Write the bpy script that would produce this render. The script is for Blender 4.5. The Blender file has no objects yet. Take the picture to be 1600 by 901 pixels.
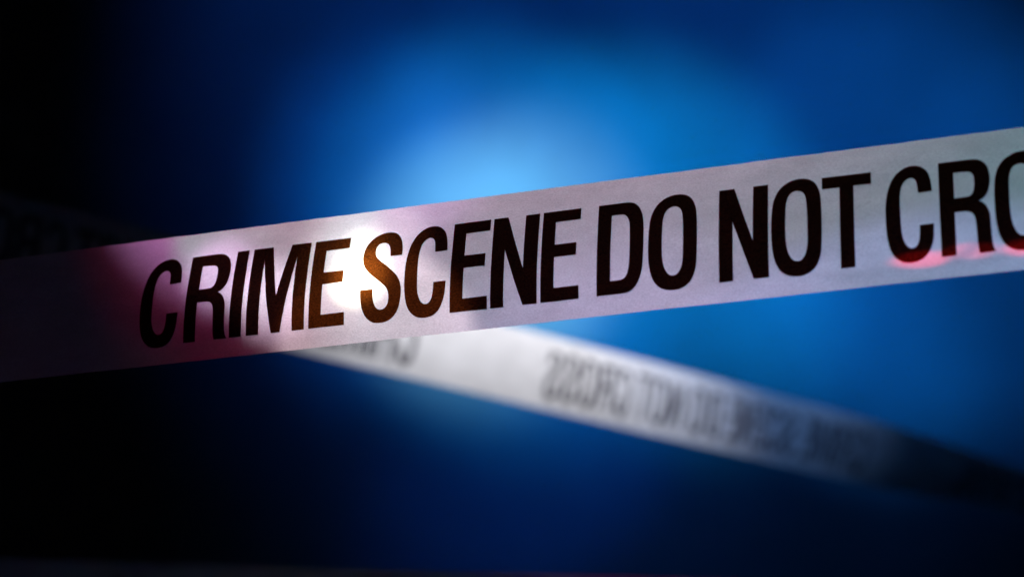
import bpy, math, random
import numpy as np
from mathutils import Vector, Matrix, geometry
from mathutils import noise as mnoise

S = bpy.context.scene
CAM_H = 1.4                      # camera height above the floor
F = 3500.0                       # focal length in photo pixels (1600 wide)

def at(px, py, depth):           # point seen at a photo pixel, at a depth in metres
    return Vector(((px - 800) / F * depth, depth, CAM_H + (450.5 - py) / F * depth))

# ------------------------------------------------------------------ camera
cd = bpy.data.cameras.new('camera')
cam = bpy.data.objects.new('camera', cd)
S.collection.objects.link(cam)
S.camera = cam
cam.location = (0, 0, CAM_H)
cam.rotation_euler = (math.radians(90), 0, 0)
cd.sensor_width = 36
cd.lens = 36 * F / 1600
cd.clip_start = .05
cd.clip_end = 100
cd.dof.use_dof = True
cd.dof.focus_distance = 1.15
cd.dof.aperture_fstop = 4.6
cd.dof.aperture_blades = 9

# ------------------------------------------------------------------ world: a dark studio
w = bpy.data.worlds.new('World')
S.world = w
w.use_nodes = True
bg = w.node_tree.nodes['Background']
bg.inputs[0].default_value = (0.02, 0.03, 0.08, 1)
bg.inputs[1].default_value = 0.0006

# ------------------------------------------------------------------ lamps
def spot(name, loc, target, size, power, color, blend=1.0, radius=.01):
    l = bpy.data.lights.new(name, 'SPOT')
    l.energy = power
    l.color = color
    l.spot_size = math.radians(size)
    l.spot_blend = blend
    l.shadow_soft_size = radius
    o = bpy.data.objects.new(name, l)
    S.collection.objects.link(o)
    o.location = loc
    d = Vector(target) - Vector(loc)
    o.rotation_euler = d.to_track_quat('-Z', 'Y').to_euler()
    return o

WALL = 4.5
# pools of blue light on the backdrop, from lamps outside the frame
def wall_spot(px, py, r_px, power, color, frm=(0, 0), blend=1.0):
    """pool of radius r_px round a photo pixel; lamp stands 1.9 m in front, at offset frm"""
    t = at(px, py, WALL)
    loc = t + Vector((frm[0], -1.9, frm[1]))
    dist = (t - loc).length
    size = 2 * math.degrees(math.atan(r_px / F * WALL / dist))
    return spot('blue_wall_lamp', loc, t, size, power, color, blend, .04)

LAMPS_WALL = [
    # px, py, r, power, colour, offset
    (936, -117, 753, 45.2, (0.004, 0.146, 0.960), (0.33, 1.15)),
    (803, 369, 230, 58.4, (0.715, 1.000, 0.322), (1.17, 1.15)),
    (740, 409, 230, 120.8, (0.137, 0.640, 0.960), (-0.20, 1.15)),
    (779, 339, 340, 115.7, (0.004, 0.310, 0.960), (-0.35, 1.15)),
    (1006, 329, 312, 152.1, (0.004, 0.358, 0.960), (-0.81, 1.18)),
    (1450, 300, 380, 90.5, (0.004, 0.211, 0.960), (-1.50, 1.15)),
    (881, 639, 252, 62.4, (0.004, 0.113, 0.960), (1.80, 2.20)),
    (1280, 500, 225, 96.4, (0.004, 0.249, 0.960), (-1.50, 1.15)),
    (598, 313, 237, 115.4, (0.004, 0.176, 0.960), (0.12, 2.20)),
    (1160, 300, 760, 14.0, (0.002, 0.200, 0.900), (0.60, 1.30)),  # broad weak fill, added to even out the blue at right
    (720, 325, 240, 3.5, (0.609, 0.728, 0.960), (-0.20, 1.30)),
]
for a in LAMPS_WALL:
    wall_spot(*a)

# ------------------------------------------------------------------ tape planes
WID = .075                       # tape width
def unit(v):
    v = Vector(v); v.normalize(); return v

class Frame:                     # origin on the top edge, eu along, ev up, n towards the camera
    def __init__(s, origin, eu, up):
        s.o = Vector(origin); s.u = unit(eu)
        up = Vector(up); s.v = unit(up - s.u * up.dot(s.u)); s.n = s.u.cross(s.v)
    def matrix(s):
        m = Matrix.Identity(4)
        for i, a in enumerate((s.u, s.v, s.n)):
            for j in range(3): m[j][i] = a[j]
            m[i][3] = s.o[i]
        return m
    def p(s, u, v, d=0):
        return s.o + s.u * u + s.v * v + s.n * d

FR = Frame(at(1000, 276, 1.1286), (10300, -3500, 1190), (325, 3500, 7450))
th = math.radians(42)
RR = Frame(at(820, 514, 2.28), (math.cos(th), math.sin(th), -.309 * math.sin(th)), (0, 0, 1))
# third tape low in the foreground gap, only its upper edge shows
LO = Frame(at(300, 881, 1.9), (1, 0, -.031), (-.1, .2, 1))

# ---- lamps on the front tape (all from behind it, below the frame, except the dim reds)
def pool(name, fr, u, v, dirn, dist, r_mm, power, color, blend=1.0, radius=.004):
    t = fr.p(u / 1000, v / 1000)
    loc = t + unit(dirn) * dist
    size = 2 * math.degrees(math.atan(r_mm / 1000 / dist))
    return spot(name, loc, t, size, power, color, blend, radius)

# aim point on the tape (mm along, mm up), radius mm, sideways lean, side (-1 behind and below, 1 in front and above),
# distance, edge softness, power, colour
LAMPS_FRONT = [
    (-150, -25, 19, 0.20, -1, 0.55, 1.00, 20, (1.000, 0.97, 0.80)),
    (-149, -40, 19, 0.35, -1, 0.55, 1.00, 105, (1.000, 0.95, 0.62)),
    (-150, -28, 46, 0.35, -1, 0.55, 1.00, 9, (1.000, 0.93, 0.82)),
    (-138, -81, 59, 0.67, -1, 0.55, 0.42, 14.04, (1.000, 0.757, 0.826)),
    (1, -180, 173, -0.70, 1, 0.60, 1.00, 14.36, (0.764, 0.510, 1.000)),
    (-206, 9, 64, -0.70, 1, 0.60, 0.42, 7.52, (0.094, 1.000, 0.476)),
    (-210, 83, 128, -0.70, 1, 0.60, 0.42, 11.22, (0.913, 0.415, 1.000)),
    (-82, 161, 302, -0.70, 1, 0.75, 1.00, 20.58, (1.000, 0.000, 0.152)),
    (18, -31, 218, -0.62, 1, 0.80, 0.42, 19.20, (0.398, 0.858, 1.000)),
    (83, -149, 101, 0.70, 1, 0.80, 0.42, 22.70, (0.444, 0.426, 1.000)),
    (-229, -28, 26, -0.70, 1, 0.60, 1.00, 17.80, (0.988, 0.534, 1.000)),
    (-198, -47, 26, -0.70, 1, 0.60, 1.00, 25.89, (1.000, 0.738, 0.974)),
]
for u, v, r, lean, side, dist, blend, power, color in LAMPS_FRONT:
    dirn = (math.sin(lean), .8, -.62) if side < 0 else (math.sin(lean), -.55, .85)
    pool('torch_behind_tape' if side < 0 else 'tape_lamp', FR, u, v, dirn, dist, r, power, color, blend, .004 if side < 0 else .006)
# red light grazing along the lower edge from behind, right
RED_LAMPS = [
    (143, -64.5, (.93, .30, -.02), .60, 1.9, 75),
    (166, -63.0, (.93, .33, -.05), .60, 1.8, 40),
    (192, -64.5, (.93, .36, -.02), .60, 2.0, 65),
]
for u, v, d, dist, r, pw in RED_LAMPS:
    t = FR.p(u / 1000, v / 1000)
    dv = FR.u * d[0] - FR.n * d[1] + FR.v * d[2]
    loc = t + dv.normalized() * dist
    spot('red_lamp', loc, t, 2 * math.degrees(math.atan(r / 1000 / dist)), pw, (1, .01, .05), .9, .001)
# weak red fill from the front left
spot('red_fill', (-1.3, .2, 1.2), at(230, 500, 1.2), 30, .55, (1, .02, .03), 1.0, .05)

# ---- lamps on the rear tape
REAR_DIR = (.45, -.60, .90)
pool('rear_key', RR, -10, -10, REAR_DIR, 1.1, 370, 110, (.96, .95, 1.0), 1.0, .02)
pool('rear_blue', RR, 330, 60, REAR_DIR, 1.1, 270, 32, (.22, .45, 1.0), 1.0, .02)
pool('rear_blue', RR, 620, 70, REAR_DIR, 1.1, 260, 2.5, (.05, .30, 1.0), 1.0, .02)
# a breath of violet on the low tape
spot('low_violet', at(600, 900, 1.9) + Vector((.1, -.6, .9)), at(540, 905, 1.9), 24, .06, (.7, .5, 1.0), 1.0, .02)
spot('low_red', at(60, 900, 1.9) + Vector((-.5, -.6, .5)), at(40, 900, 1.9), 14, .03, (1, .05, .03), 1.0, .02)

S.view_settings.view_transform = 'Standard'
S.view_settings.look = 'None'
S.view_settings.exposure = 0
S.view_settings.gamma = 1
S.render.engine = 'CYCLES'
S.cycles.use_denoising = True
S.cycles.max_bounces = 8
S.cycles.sample_clamp_indirect = 8

# ------------------------------------------------------------------ materials
def mat(name):
    m = bpy.data.materials.new(name)
    m.use_nodes = True
    nt = m.node_tree
    nt.nodes.clear()
    return m, nt, nt.nodes.new('ShaderNodeOutputMaterial')

def N(nt, t, **k):
    n = nt.nodes.new(t)
    for a, b in k.items():
        if a in n.inputs: n.inputs[a].default_value = b
        else: setattr(n, a, b)
    return n

def film(name, diff, trans, grain, bump, gloss, mix_t=.5, rough=.38):
    """thin plastic film: diffuse + light coming through, fine drawn grain along the length"""
    m, nt, out = mat(name)
    L = nt.links.new
    tc = N(nt, 'ShaderNodeTexCoord')
    mp = N(nt, 'ShaderNodeMapping'); mp.inputs['Scale'].default_value = (900, 2300, 900)
    L(tc.outputs['Object'], mp.inputs['Vector'])
    n1 = N(nt, 'ShaderNodeTexNoise', Scale=1.0, Detail=3.0, Roughness=.7)
    L(mp.outputs[0], n1.inputs['Vector'])
    mp2 = N(nt, 'ShaderNodeMapping'); mp2.inputs['Scale'].default_value = (28, 60, 28)
    L(tc.outputs['Object'], mp2.inputs['Vector'])
    n2 = N(nt, 'ShaderNodeTexNoise', Scale=1.0, Detail=5.0, Roughness=.6)
    L(mp2.outputs[0], n2.inputs['Vector'])
    r1 = N(nt, 'ShaderNodeMapRange'); L(n1.outputs['Fac'], r1.inputs['Value'])
    r1.inputs['From Min'].default_value = .3; r1.inputs['From Max'].default_value = .7
    r1.inputs['To Min'].default_value = 1 - grain; r1.inputs['To Max'].default_value = 1 + grain
    r2 = N(nt, 'ShaderNodeMapRange'); L(n2.outputs['Fac'], r2.inputs['Value'])
    r2.inputs['From Min'].default_value = .3; r2.inputs['From Max'].default_value = .7
    r2.inputs['To Min'].default_value = .86; r2.inputs['To Max'].default_value = 1.07
    mu = N(nt, 'ShaderNodeMath', operation='MULTIPLY'); L(r1.outputs[0], mu.inputs[0]); L(r2.outputs[0], mu.inputs[1])
    def tint(c):
        v = N(nt, 'ShaderNodeVectorMath', operation='SCALE'); v.inputs[0].default_value = c
        L(mu.outputs[0], v.inputs['Scale']); return v
    bp = N(nt, 'ShaderNodeBump', Strength=bump, Distance=.0004); L(n1.outputs['Fac'], bp.inputs['Height'])
    d = N(nt, 'ShaderNodeBsdfDiffuse'); L(tint(diff).outputs[0], d.inputs['Color']); L(bp.outputs[0], d.inputs['Normal'])
    t = N(nt, 'ShaderNodeBsdfTranslucent'); L(tint(trans).outputs[0], t.inputs['Color']); L(bp.outputs[0], t.inputs['Normal'])
    mx = N(nt, 'ShaderNodeMixShader', Fac=mix_t); L(d.outputs[0], mx.inputs[1]); L(t.outputs[0], mx.inputs[2])
    g = N(nt, 'ShaderNodeBsdfGlossy', Roughness=rough); L(bp.outputs[0], g.inputs['Normal'])
    mx2 = N(nt, 'ShaderNodeMixShader', Fac=gloss); L(mx.outputs[0], mx2.inputs[1]); L(g.outputs[0], mx2.inputs[2])
    L(mx2.outputs[0], out.inputs['Surface'])
    return m

M_FILM = film('white_polythene', (.79, .82, .81), (.84, .84, .85), .16, .6, .008)
M_INK = film('black_ink', (.0025, .002, .002), (.185, .045, .007), .85, .6, .0, .5)
M_FILM2 = film('white_polythene_rear', (.80, .80, .82), (.6, .6, .62), .05, .1, .03, .3)
M_INK2 = film('ink_seen_through', (.14, .14, .16), (.1, .1, .1), .05, .1, .02, .3)

def wall_mat():
    m, nt, out = mat('backdrop_haze_mottle')
    L = nt.links.new
    tc = N(nt, 'ShaderNodeTexCoord')
    n1 = N(nt, 'ShaderNodeTexNoise', Scale=2.2, Detail=4.0, Roughness=.55)  # mottling in the colour imitates wisps of haze in the glow
    L(tc.outputs['Object'], n1.inputs['Vector'])
    cr = N(nt, 'ShaderNodeValToRGB'); L(n1.outputs['Fac'], cr.inputs[0])
    cr.color_ramp.elements[0].position = .36; cr.color_ramp.elements[0].color = (.49, .51, .53, 1)
    cr.color_ramp.elements[1].position = .64; cr.color_ramp.elements[1].color = (.67, .69, .72, 1)
    d = N(nt, 'ShaderNodeBsdfDiffuse'); L(cr.outputs[0], d.inputs['Color'])
    L(d.outputs[0], out.inputs['Surface'])
    return m

# ------------------------------------------------------------------ helpers
def link(name, verts, faces, m, parent=None, matrix=None, smooth=True):
    me = bpy.data.meshes.new(name)
    me.from_pydata(verts, [], faces)
    me.materials.append(m)
    me.update()
    if smooth:
        me.polygons.foreach_set('use_smooth', [True] * len(me.polygons))
    o = bpy.data.objects.new(name, me)
    S.collection.objects.link(o)
    if parent is not None: o.parent = parent
    if matrix is not None: o.matrix_world = matrix
    return o

# ------------------------------------------------------------------ backdrop: hanging cloth, its soft folds shaped to vary the light
def backdrop():
    vs, fs = [], []
    nx, nz = 160, 60
    for j in range(nz + 1):
        z = j / nz * 4.2 + .2
        for i in range(nx + 1):
            x = (i / nx - .5) * 12
            d = .035 * math.sin(x * 2.1 + .35 * z) + .02 * mnoise.noise((x * 1.1, z * .7, 0)) * 2
            vs.append((x, WALL + d, z))
    for j in range(nz):
        for i in range(nx):
            a = j * (nx + 1) + i
            fs.append((a, a + 1, a + nx + 2, a + nx + 1))
    o = link('backdrop', vs, fs, wall_mat())
    o['kind'] = 'structure'
    o['label'] = 'plain backdrop lit by a blue glow behind the tapes'
backdrop()

# ------------------------------------------------------------------ lettering (mm, baseline 0, cap height 50)
GLYPHS = {
'S': (22.9, [[(21.9,36.0),(21.9,39.3),(21.4,42.5),(20.4,45.5),(19.0,47.7),(16.8,49.4),(14.0,50.2),(10.6,50.1),(7.3,49.1),(4.5,47.4),(2.1,44.8),(0.6,41.7),(0.0,37.9),(0.3,34.8),(1.5,31.5),(3.6,28.5),(6.5,25.7),(9.8,22.9),(12.6,20.3),(14.6,18.0),(15.7,15.0),(15.9,11.5),(15.3,8.6),(13.7,6.7),(11.5,6.2),(9.5,7.3),(8.1,9.8),(7.2,13.6),(6.9,18.3),(0.0,18.4),(0.4,13.1),(1.2,8.5),(2.7,4.3),(4.9,1.3),(7.6,-0.5),(10.4,-1.1),(13.6,-1.1),(16.9,0.0),(19.6,2.4),(21.5,5.8),(22.4,9.8),(22.8,14.1),(22.6,17.9),(21.6,21.4),(19.7,24.8),(17.1,27.7),(14.2,30.6),(10.9,33.3),(8.6,35.5),(7.4,37.4),(6.9,39.5),(7.1,41.9),(8.3,43.9),(10.3,44.4),(12.4,44.0),(14.0,42.6),(15.0,39.9),(15.5,36.1)]]),
'C': (22.8, [[(22.4,35.8),(22.2,39.3),(21.7,42.8),(20.6,46.1),(18.8,48.4),(16.6,49.9),(13.9,50.5),(10.3,50.1),(6.8,48.1),(4.1,45.1),(2.2,41.2),(0.9,36.5),(0.2,31.0),(0.0,25.6),(0.1,19.4),(0.5,13.9),(1.2,9.4),(2.3,5.5),(4.2,2.3),(6.8,0),(10.1,-1.0),(13.4,-1.0),(16.7,0),(19.3,2.5),(21.3,6.7),(22.4,11.3),(22.8,18.3),(16.1,18.3),(16.0,14.1),(15.5,10.1),(14.4,7.6),(12.8,6.5),(11.1,6.7),(9.6,8.1),(8.4,10.6),(7.6,13.7),(7.2,18.5),(7.0,24.7),(6.9,30.9),(7.1,35.7),(7.9,39.8),(9.4,42.5),(11.3,43.8),(12.9,43.9),(14.4,42.9),(15.3,40.7),(15.8,35.6)]]),
'O': (24.8, [[(24.5,37.2),(24.0,42.0),(22.8,45.9),(21.0,48.6),(18.6,50.2),(15.3,51.0),(11.4,50.8),(7.5,49.3),(4.3,46.7),(2.1,43.0),(0.8,38.6),(0.2,32.6),(0.0,25.5),(0.1,18.5),(0.6,12.8),(1.6,7.8),(3.3,3.8),(5.8,0.9),(8.7,-0.6),(11.9,-1.2),(15.2,-1.1),(18.4,0.1),(21.1,2.3),(22.9,5.6),(24.1,9.9),(24.6,15.4),(24.8,22.4),(24.8,30.1)],[(17.3,38.5),(16.6,41.8),(15.2,43.7),(13.2,44.6),(11.3,44.5),(9.3,43.3),(8.0,40.9),(7.2,37.3),(7.0,31.7),(6.9,24.6),(7.1,18.3),(7.7,13.5),(8.9,9.9),(10.5,7.5),(12.4,6.6),(14.4,7.0),(16.0,8.8),(17.1,11.6),(17.7,15.9),(17.8,23.2),(17.7,32.4)]]),
'D': (23.9, [[(0.0,50.0),(7.9,50.0),(14.9,50.0),(18.0,49.3),(20.5,47.4),(22.3,44.3),(23.3,40.5),(23.8,35.1),(23.9,28.0),(23.8,19.5),(23.3,12.6),(22.2,7.8),(20.3,3.9),(17.9,1.3),(15.0,0.1),(7.8,0.0),(0.0,0.0)],[(7.0,43.7),(12.2,43.7),(14.3,42.8),(15.7,40.8),(16.5,37.5),(16.8,31.7),(16.9,24.6),(16.8,17.6),(16.2,12.3),(14.9,9.0),(12.6,7.5),(7.0,7.3)]]),
'R': (25.2, [[(0.0,50.0),(7.2,50.1),(13.9,50.1),(18.0,49.7),(20.7,48.4),(22.6,46.2),(23.7,43.0),(24.1,39.1),(23.7,35.0),(22.6,31.3),(20.7,28.7),(18.5,27.4),(20.9,25.7),(22.4,23.1),(23.3,19.9),(23.5,15.4),(23.6,10.2),(23.8,4.9),(24.4,1.7),(25.2,0.0),(17.8,0.0),(17.3,2.8),(17.1,7.3),(16.9,11.8),(16.7,16.3),(16.3,19.0),(15.2,21.3),(13.4,22.4),(10.8,22.7),(6.9,22.7),(6.9,0.0),(0.0,0.0)],[(7.0,43.9),(12.3,43.8),(14.7,43.3),(16.2,41.8),(16.7,39.4),(16.7,36.0),(16.1,32.6),(14.8,30.8),(13.0,30.2),(7.0,30.1)]]),
'M': (33.1, [[(0.0,50.0),(11.1,50.0),(16.4,21.0),(22.0,50.0),(33.1,50.0),(33.1,0.0),(26.2,0.0),(26.0,42.7),(19.3,0.0),(14.3,0.0),(7.1,43.0),(7.0,0.0),(0.0,0.0)]]),
'N': (24.6, [[(0.0,50.0),(7.6,50.0),(17.1,20.2),(17.1,50.0),(24.6,50.0),(24.6,0.0),(17.1,0.0),(6.9,32.1),(6.9,0.0),(0.0,0.0)]]),
'E': (20.0, [[(0,0),(20,0),(20,7.2),(6.9,7.2),(6.9,24.5),(18.3,24.5),(18.3,31.3),(6.9,31.3),(6.9,44.0),(20,44.0),(20,50),(0,50)]]),
'I': (6.9, [[(0,0),(6.9,0),(6.9,50),(0,50)]]),
'T': (24.0, [[(0,50),(0,43.8),(8.6,43.8),(8.6,0),(15.4,0),(15.4,43.8),(24,43.8),(24,50)]]),
}
BASE = -64.1
WORDS = [
    [('C', -275.3), ('R', -248.4), ('I', -221.8), ('M', -212.0), ('E', -176.4)],
    [('S', -147.9), ('C', -123.6), ('E', -98.4), ('N', -76.6), ('E', -50.0)],
    [('D', -20.6), ('O', 5.8)],
    [('N', 41.6), ('O', 67.8), ('T', 92.9)],
    [('C', 123.5), ('R', 149.3), ('O', 175.1), ('S', 202.0), ('S', 226.5)],
]
WORD_TEXT = ['CRIME', 'SCENE', 'DO', 'NOT', 'CROSS']

def smooth_outline(pts):
    n = len(pts); out = []
    P = [Vector(p) for p in pts]
    def corner(i):
        a, b = P[i] - P[i - 1], P[(i + 1) % n] - P[i]
        return a.angle(b) > math.radians(42)
    cn = [corner(i) for i in range(n)]
    for i in range(n):
        p1, p2 = P[i], P[(i + 1) % n]
        L = (p2 - p1).length
        if (cn[i] and cn[(i + 1) % n]) or L > 12:
            k = max(1, int(L / 3))
            out += [p1.lerp(p2, t / k) for t in range(k)]
            continue
        p0 = P[i - 1] if not cn[i] else p1 * 2 - p2
        p3 = P[(i + 2) % n] if not cn[(i + 1) % n] else p2 * 2 - p1
        k = 4
        for s in range(k):
            t = s / k
            out.append(.5 * ((2 * p1) + (p2 - p0) * t + (2 * p0 - 5 * p1 + 4 * p2 - p3) * t * t + (3 * p1 - p0 - 3 * p2 + p3) * t ** 3))
    return out

def inside(p, polys):
    c = False
    x, y = p
    for q in polys:
        j = len(q) - 1
        for i in range(len(q)):
            if (q[i][1] > y) != (q[j][1] > y) and x < (q[j][0] - q[i][0]) * (y - q[i][1]) / (q[j][1] - q[i][1]) + q[i][0]:
                c = not c
            j = i
    return c

TRI = {}
def glyph_tris(ch):
    if ch in TRI: return TRI[ch]
    wd, outs = GLYPHS[ch]
    polys = [smooth_outline(o) for o in outs]
    pts, edges = [], []
    for q in polys:
        b = len(pts); pts += [Vector(p) for p in q]
        edges += [(b + i, b + (i + 1) % len(q)) for i in range(len(q))]
    gx = 1.5
    for i in range(1, int(wd / gx) + 1):
        for j in range(0, int(52 / gx) + 1):
            p = Vector((i * gx + .11, j * gx + .07))
            if inside(p, polys): pts.append(p)
    V, E_, Fc, *_ = geometry.delaunay_2d_cdt(pts, edges, [], 0, 1e-5)
    keep = []
    for f in Fc:
        c = sum((V[i] for i in f), Vector((0, 0))) / len(f)
        if inside(c, polys): keep.append(tuple(f))
    TRI[ch] = ([tuple(v) for v in V], keep)
    return TRI[ch]

# ------------------------------------------------------------------ surface of each tape (local: u, v, n)
def interp(x, xs, ys): return float(np.interp(x, xs, ys))

def sstep(a, b, x):
    t = min(1, max(0, (x - a) / (b - a))); return t * t * (3 - 2 * t)

def front_surface(u, v):
    """u, v in m (v from 0 to -.075) -> local point; the tape bows towards the camera across its width"""
    s = min(1, max(0, -v / WID))
    b = interp(u, [-.9, -.30, -.25, -.01, .15, .2, .9], [1, 5.2, 5, 3.3, 1.2, 1.0, .5]) / 1000
    b *= 4 * s ** 1.2 * (1 - s ** 1.2)
    w = .00035 * mnoise.noise((u * 14, v * 30, 1.3)) + .00022 * mnoise.noise((u * 60, v * 90, 5.3))
    # creases pinched into the lower edge at the right
    for (cu, cv, ang, ln, wd, h) in CREASES:
        x, y = u - cu, v - cv
        a, c = x * math.cos(ang) + y * math.sin(ang), -x * math.sin(ang) + y * math.cos(ang)
        w += h * math.exp(-(a / ln) ** 2 - (c / wd) ** 2)
    w *= 1.0
    d = b + w
    return (u, v - .456 * b, d)

CREASES = [
    (.137, -.0640, math.radians(3), .020, .0034, .0006),
    (.158, -.0625, math.radians(32), .009, .0028, .0006),
    (.166, -.0615, math.radians(38), .009, .0028, -.0005),
    (.178, -.0640, math.radians(10), .012, .0032, .0006),
    (.200, -.0640, math.radians(4), .016, .0034, .0006),
    (.105, -.0650, math.radians(-5), .012, .0034, .0004),
]

def rear_surface(u, v):
    s = min(1, max(0, -v / WID))
    b = .004 * 4 * s * (1 - s)
    w = .0015 * mnoise.noise((u * 5, v * 12, 7.7))
    # the far end sags and leans back
    # towards the far end it twists until it is seen nearly edge-on
    a = sstep(.34, 1.1, u) * math.radians(72)
    vc = -.052
    x, d = v - vc, b + w
    return (u, vc + x * math.cos(a) - d * math.sin(a), x * math.sin(a) + d * math.cos(a))

def low_surface(u, v):
    s = min(1, max(0, -v / WID))
    return (u, v, .003 * 4 * s * (1 - s) + .001 * mnoise.noise((u * 6, v * 12, 2.7)))

def make_tape(frame, surf, u0, u1, du, nv, film_m, ink_m, mapping, phrases, label, lift=.00028):
    nu = int((u1 - u0) / du)
    vs, fs = [], []
    rnd = random.Random(4)
    for i in range(nu + 1):
        u = u0 + (u1 - u0) * i / nu
        jt = .00022 * mnoise.noise((u * 90, 0, 3)) + .0001 * mnoise.noise((u * 400, 0, 9))
        jb = .00016 * mnoise.noise((u * 70, 5, 3))
        for j in range(nv + 1):
            v = -WID * j / nv
            x = surf(u, v)
            k = jt if j == 0 else (jb if j == nv else 0)
            vs.append((x[0], x[1] + k, x[2]))
    for i in range(nu):
        for j in range(nv):
            a = i * (nv + 1) + j
            fs.append((a, a + 1, a + nv + 2, a + nv + 1))
    mw = frame.matrix()
    root = link('barrier_tape', vs, fs, film_m, None, mw)
    root['label'] = label
    root['category'] = 'barrier tape'
    root['group'] = 'crime scene tapes strung across the frame'
    sgn = mapping
    for off in phrases:
        for word, text in zip(WORDS, WORD_TEXT):
            V, Fc = [], []
            lo = min(g[1] for g in word); hi = max(g[1] + 34 for g in word)
            ends = sorted((sgn * lo + off, sgn * hi + off))
            if ends[1] / 1000 > u1 or ends[0] / 1000 < u0: continue
            for ch, gx in word:
                gv, gf = glyph_tris(ch)
                b = len(V)
                for x, y in gv:
                    u = (sgn * (gx + x) + off) / 1000; v = (BASE + y) / 1000
                    q = surf(u, v)
                    V.append((q[0], q[1], q[2] + lift))
                Fc += [tuple(b + i for i in (f if sgn > 0 else f[::-1])) for f in gf]
            o = link('printed_word', V, Fc, ink_m, root)
            o['label'] = 'word %s printed in condensed black capitals%s' % (text, '' if sgn > 0 else ', seen from behind')
    return root

make_tape(FR, front_surface, -.95, .75, .002, 40, M_FILM, M_INK, 1, (0,),
          'sharp white tape reading CRIME SCENE DO NOT CRO, backlit in front')
# rear: the mirrored phrase starts (its last S) at u = .035
make_tape(RR, rear_surface, -1.3, 1.5, .006, 14, M_FILM2, M_INK2, -1, (249.4 + 35, 249.4 + 35 - 700, 249.4 + 35 + 700),
          'blurred white tape with reversed lettering, crossing behind the sharp one', lift=.0003)
make_tape(LO, low_surface, -.9, .9, .006, 12, M_FILM2, M_INK2, 1, (200,),
          'dim blurred tape whose top edge shows along the bottom of the frame', lift=.0003)
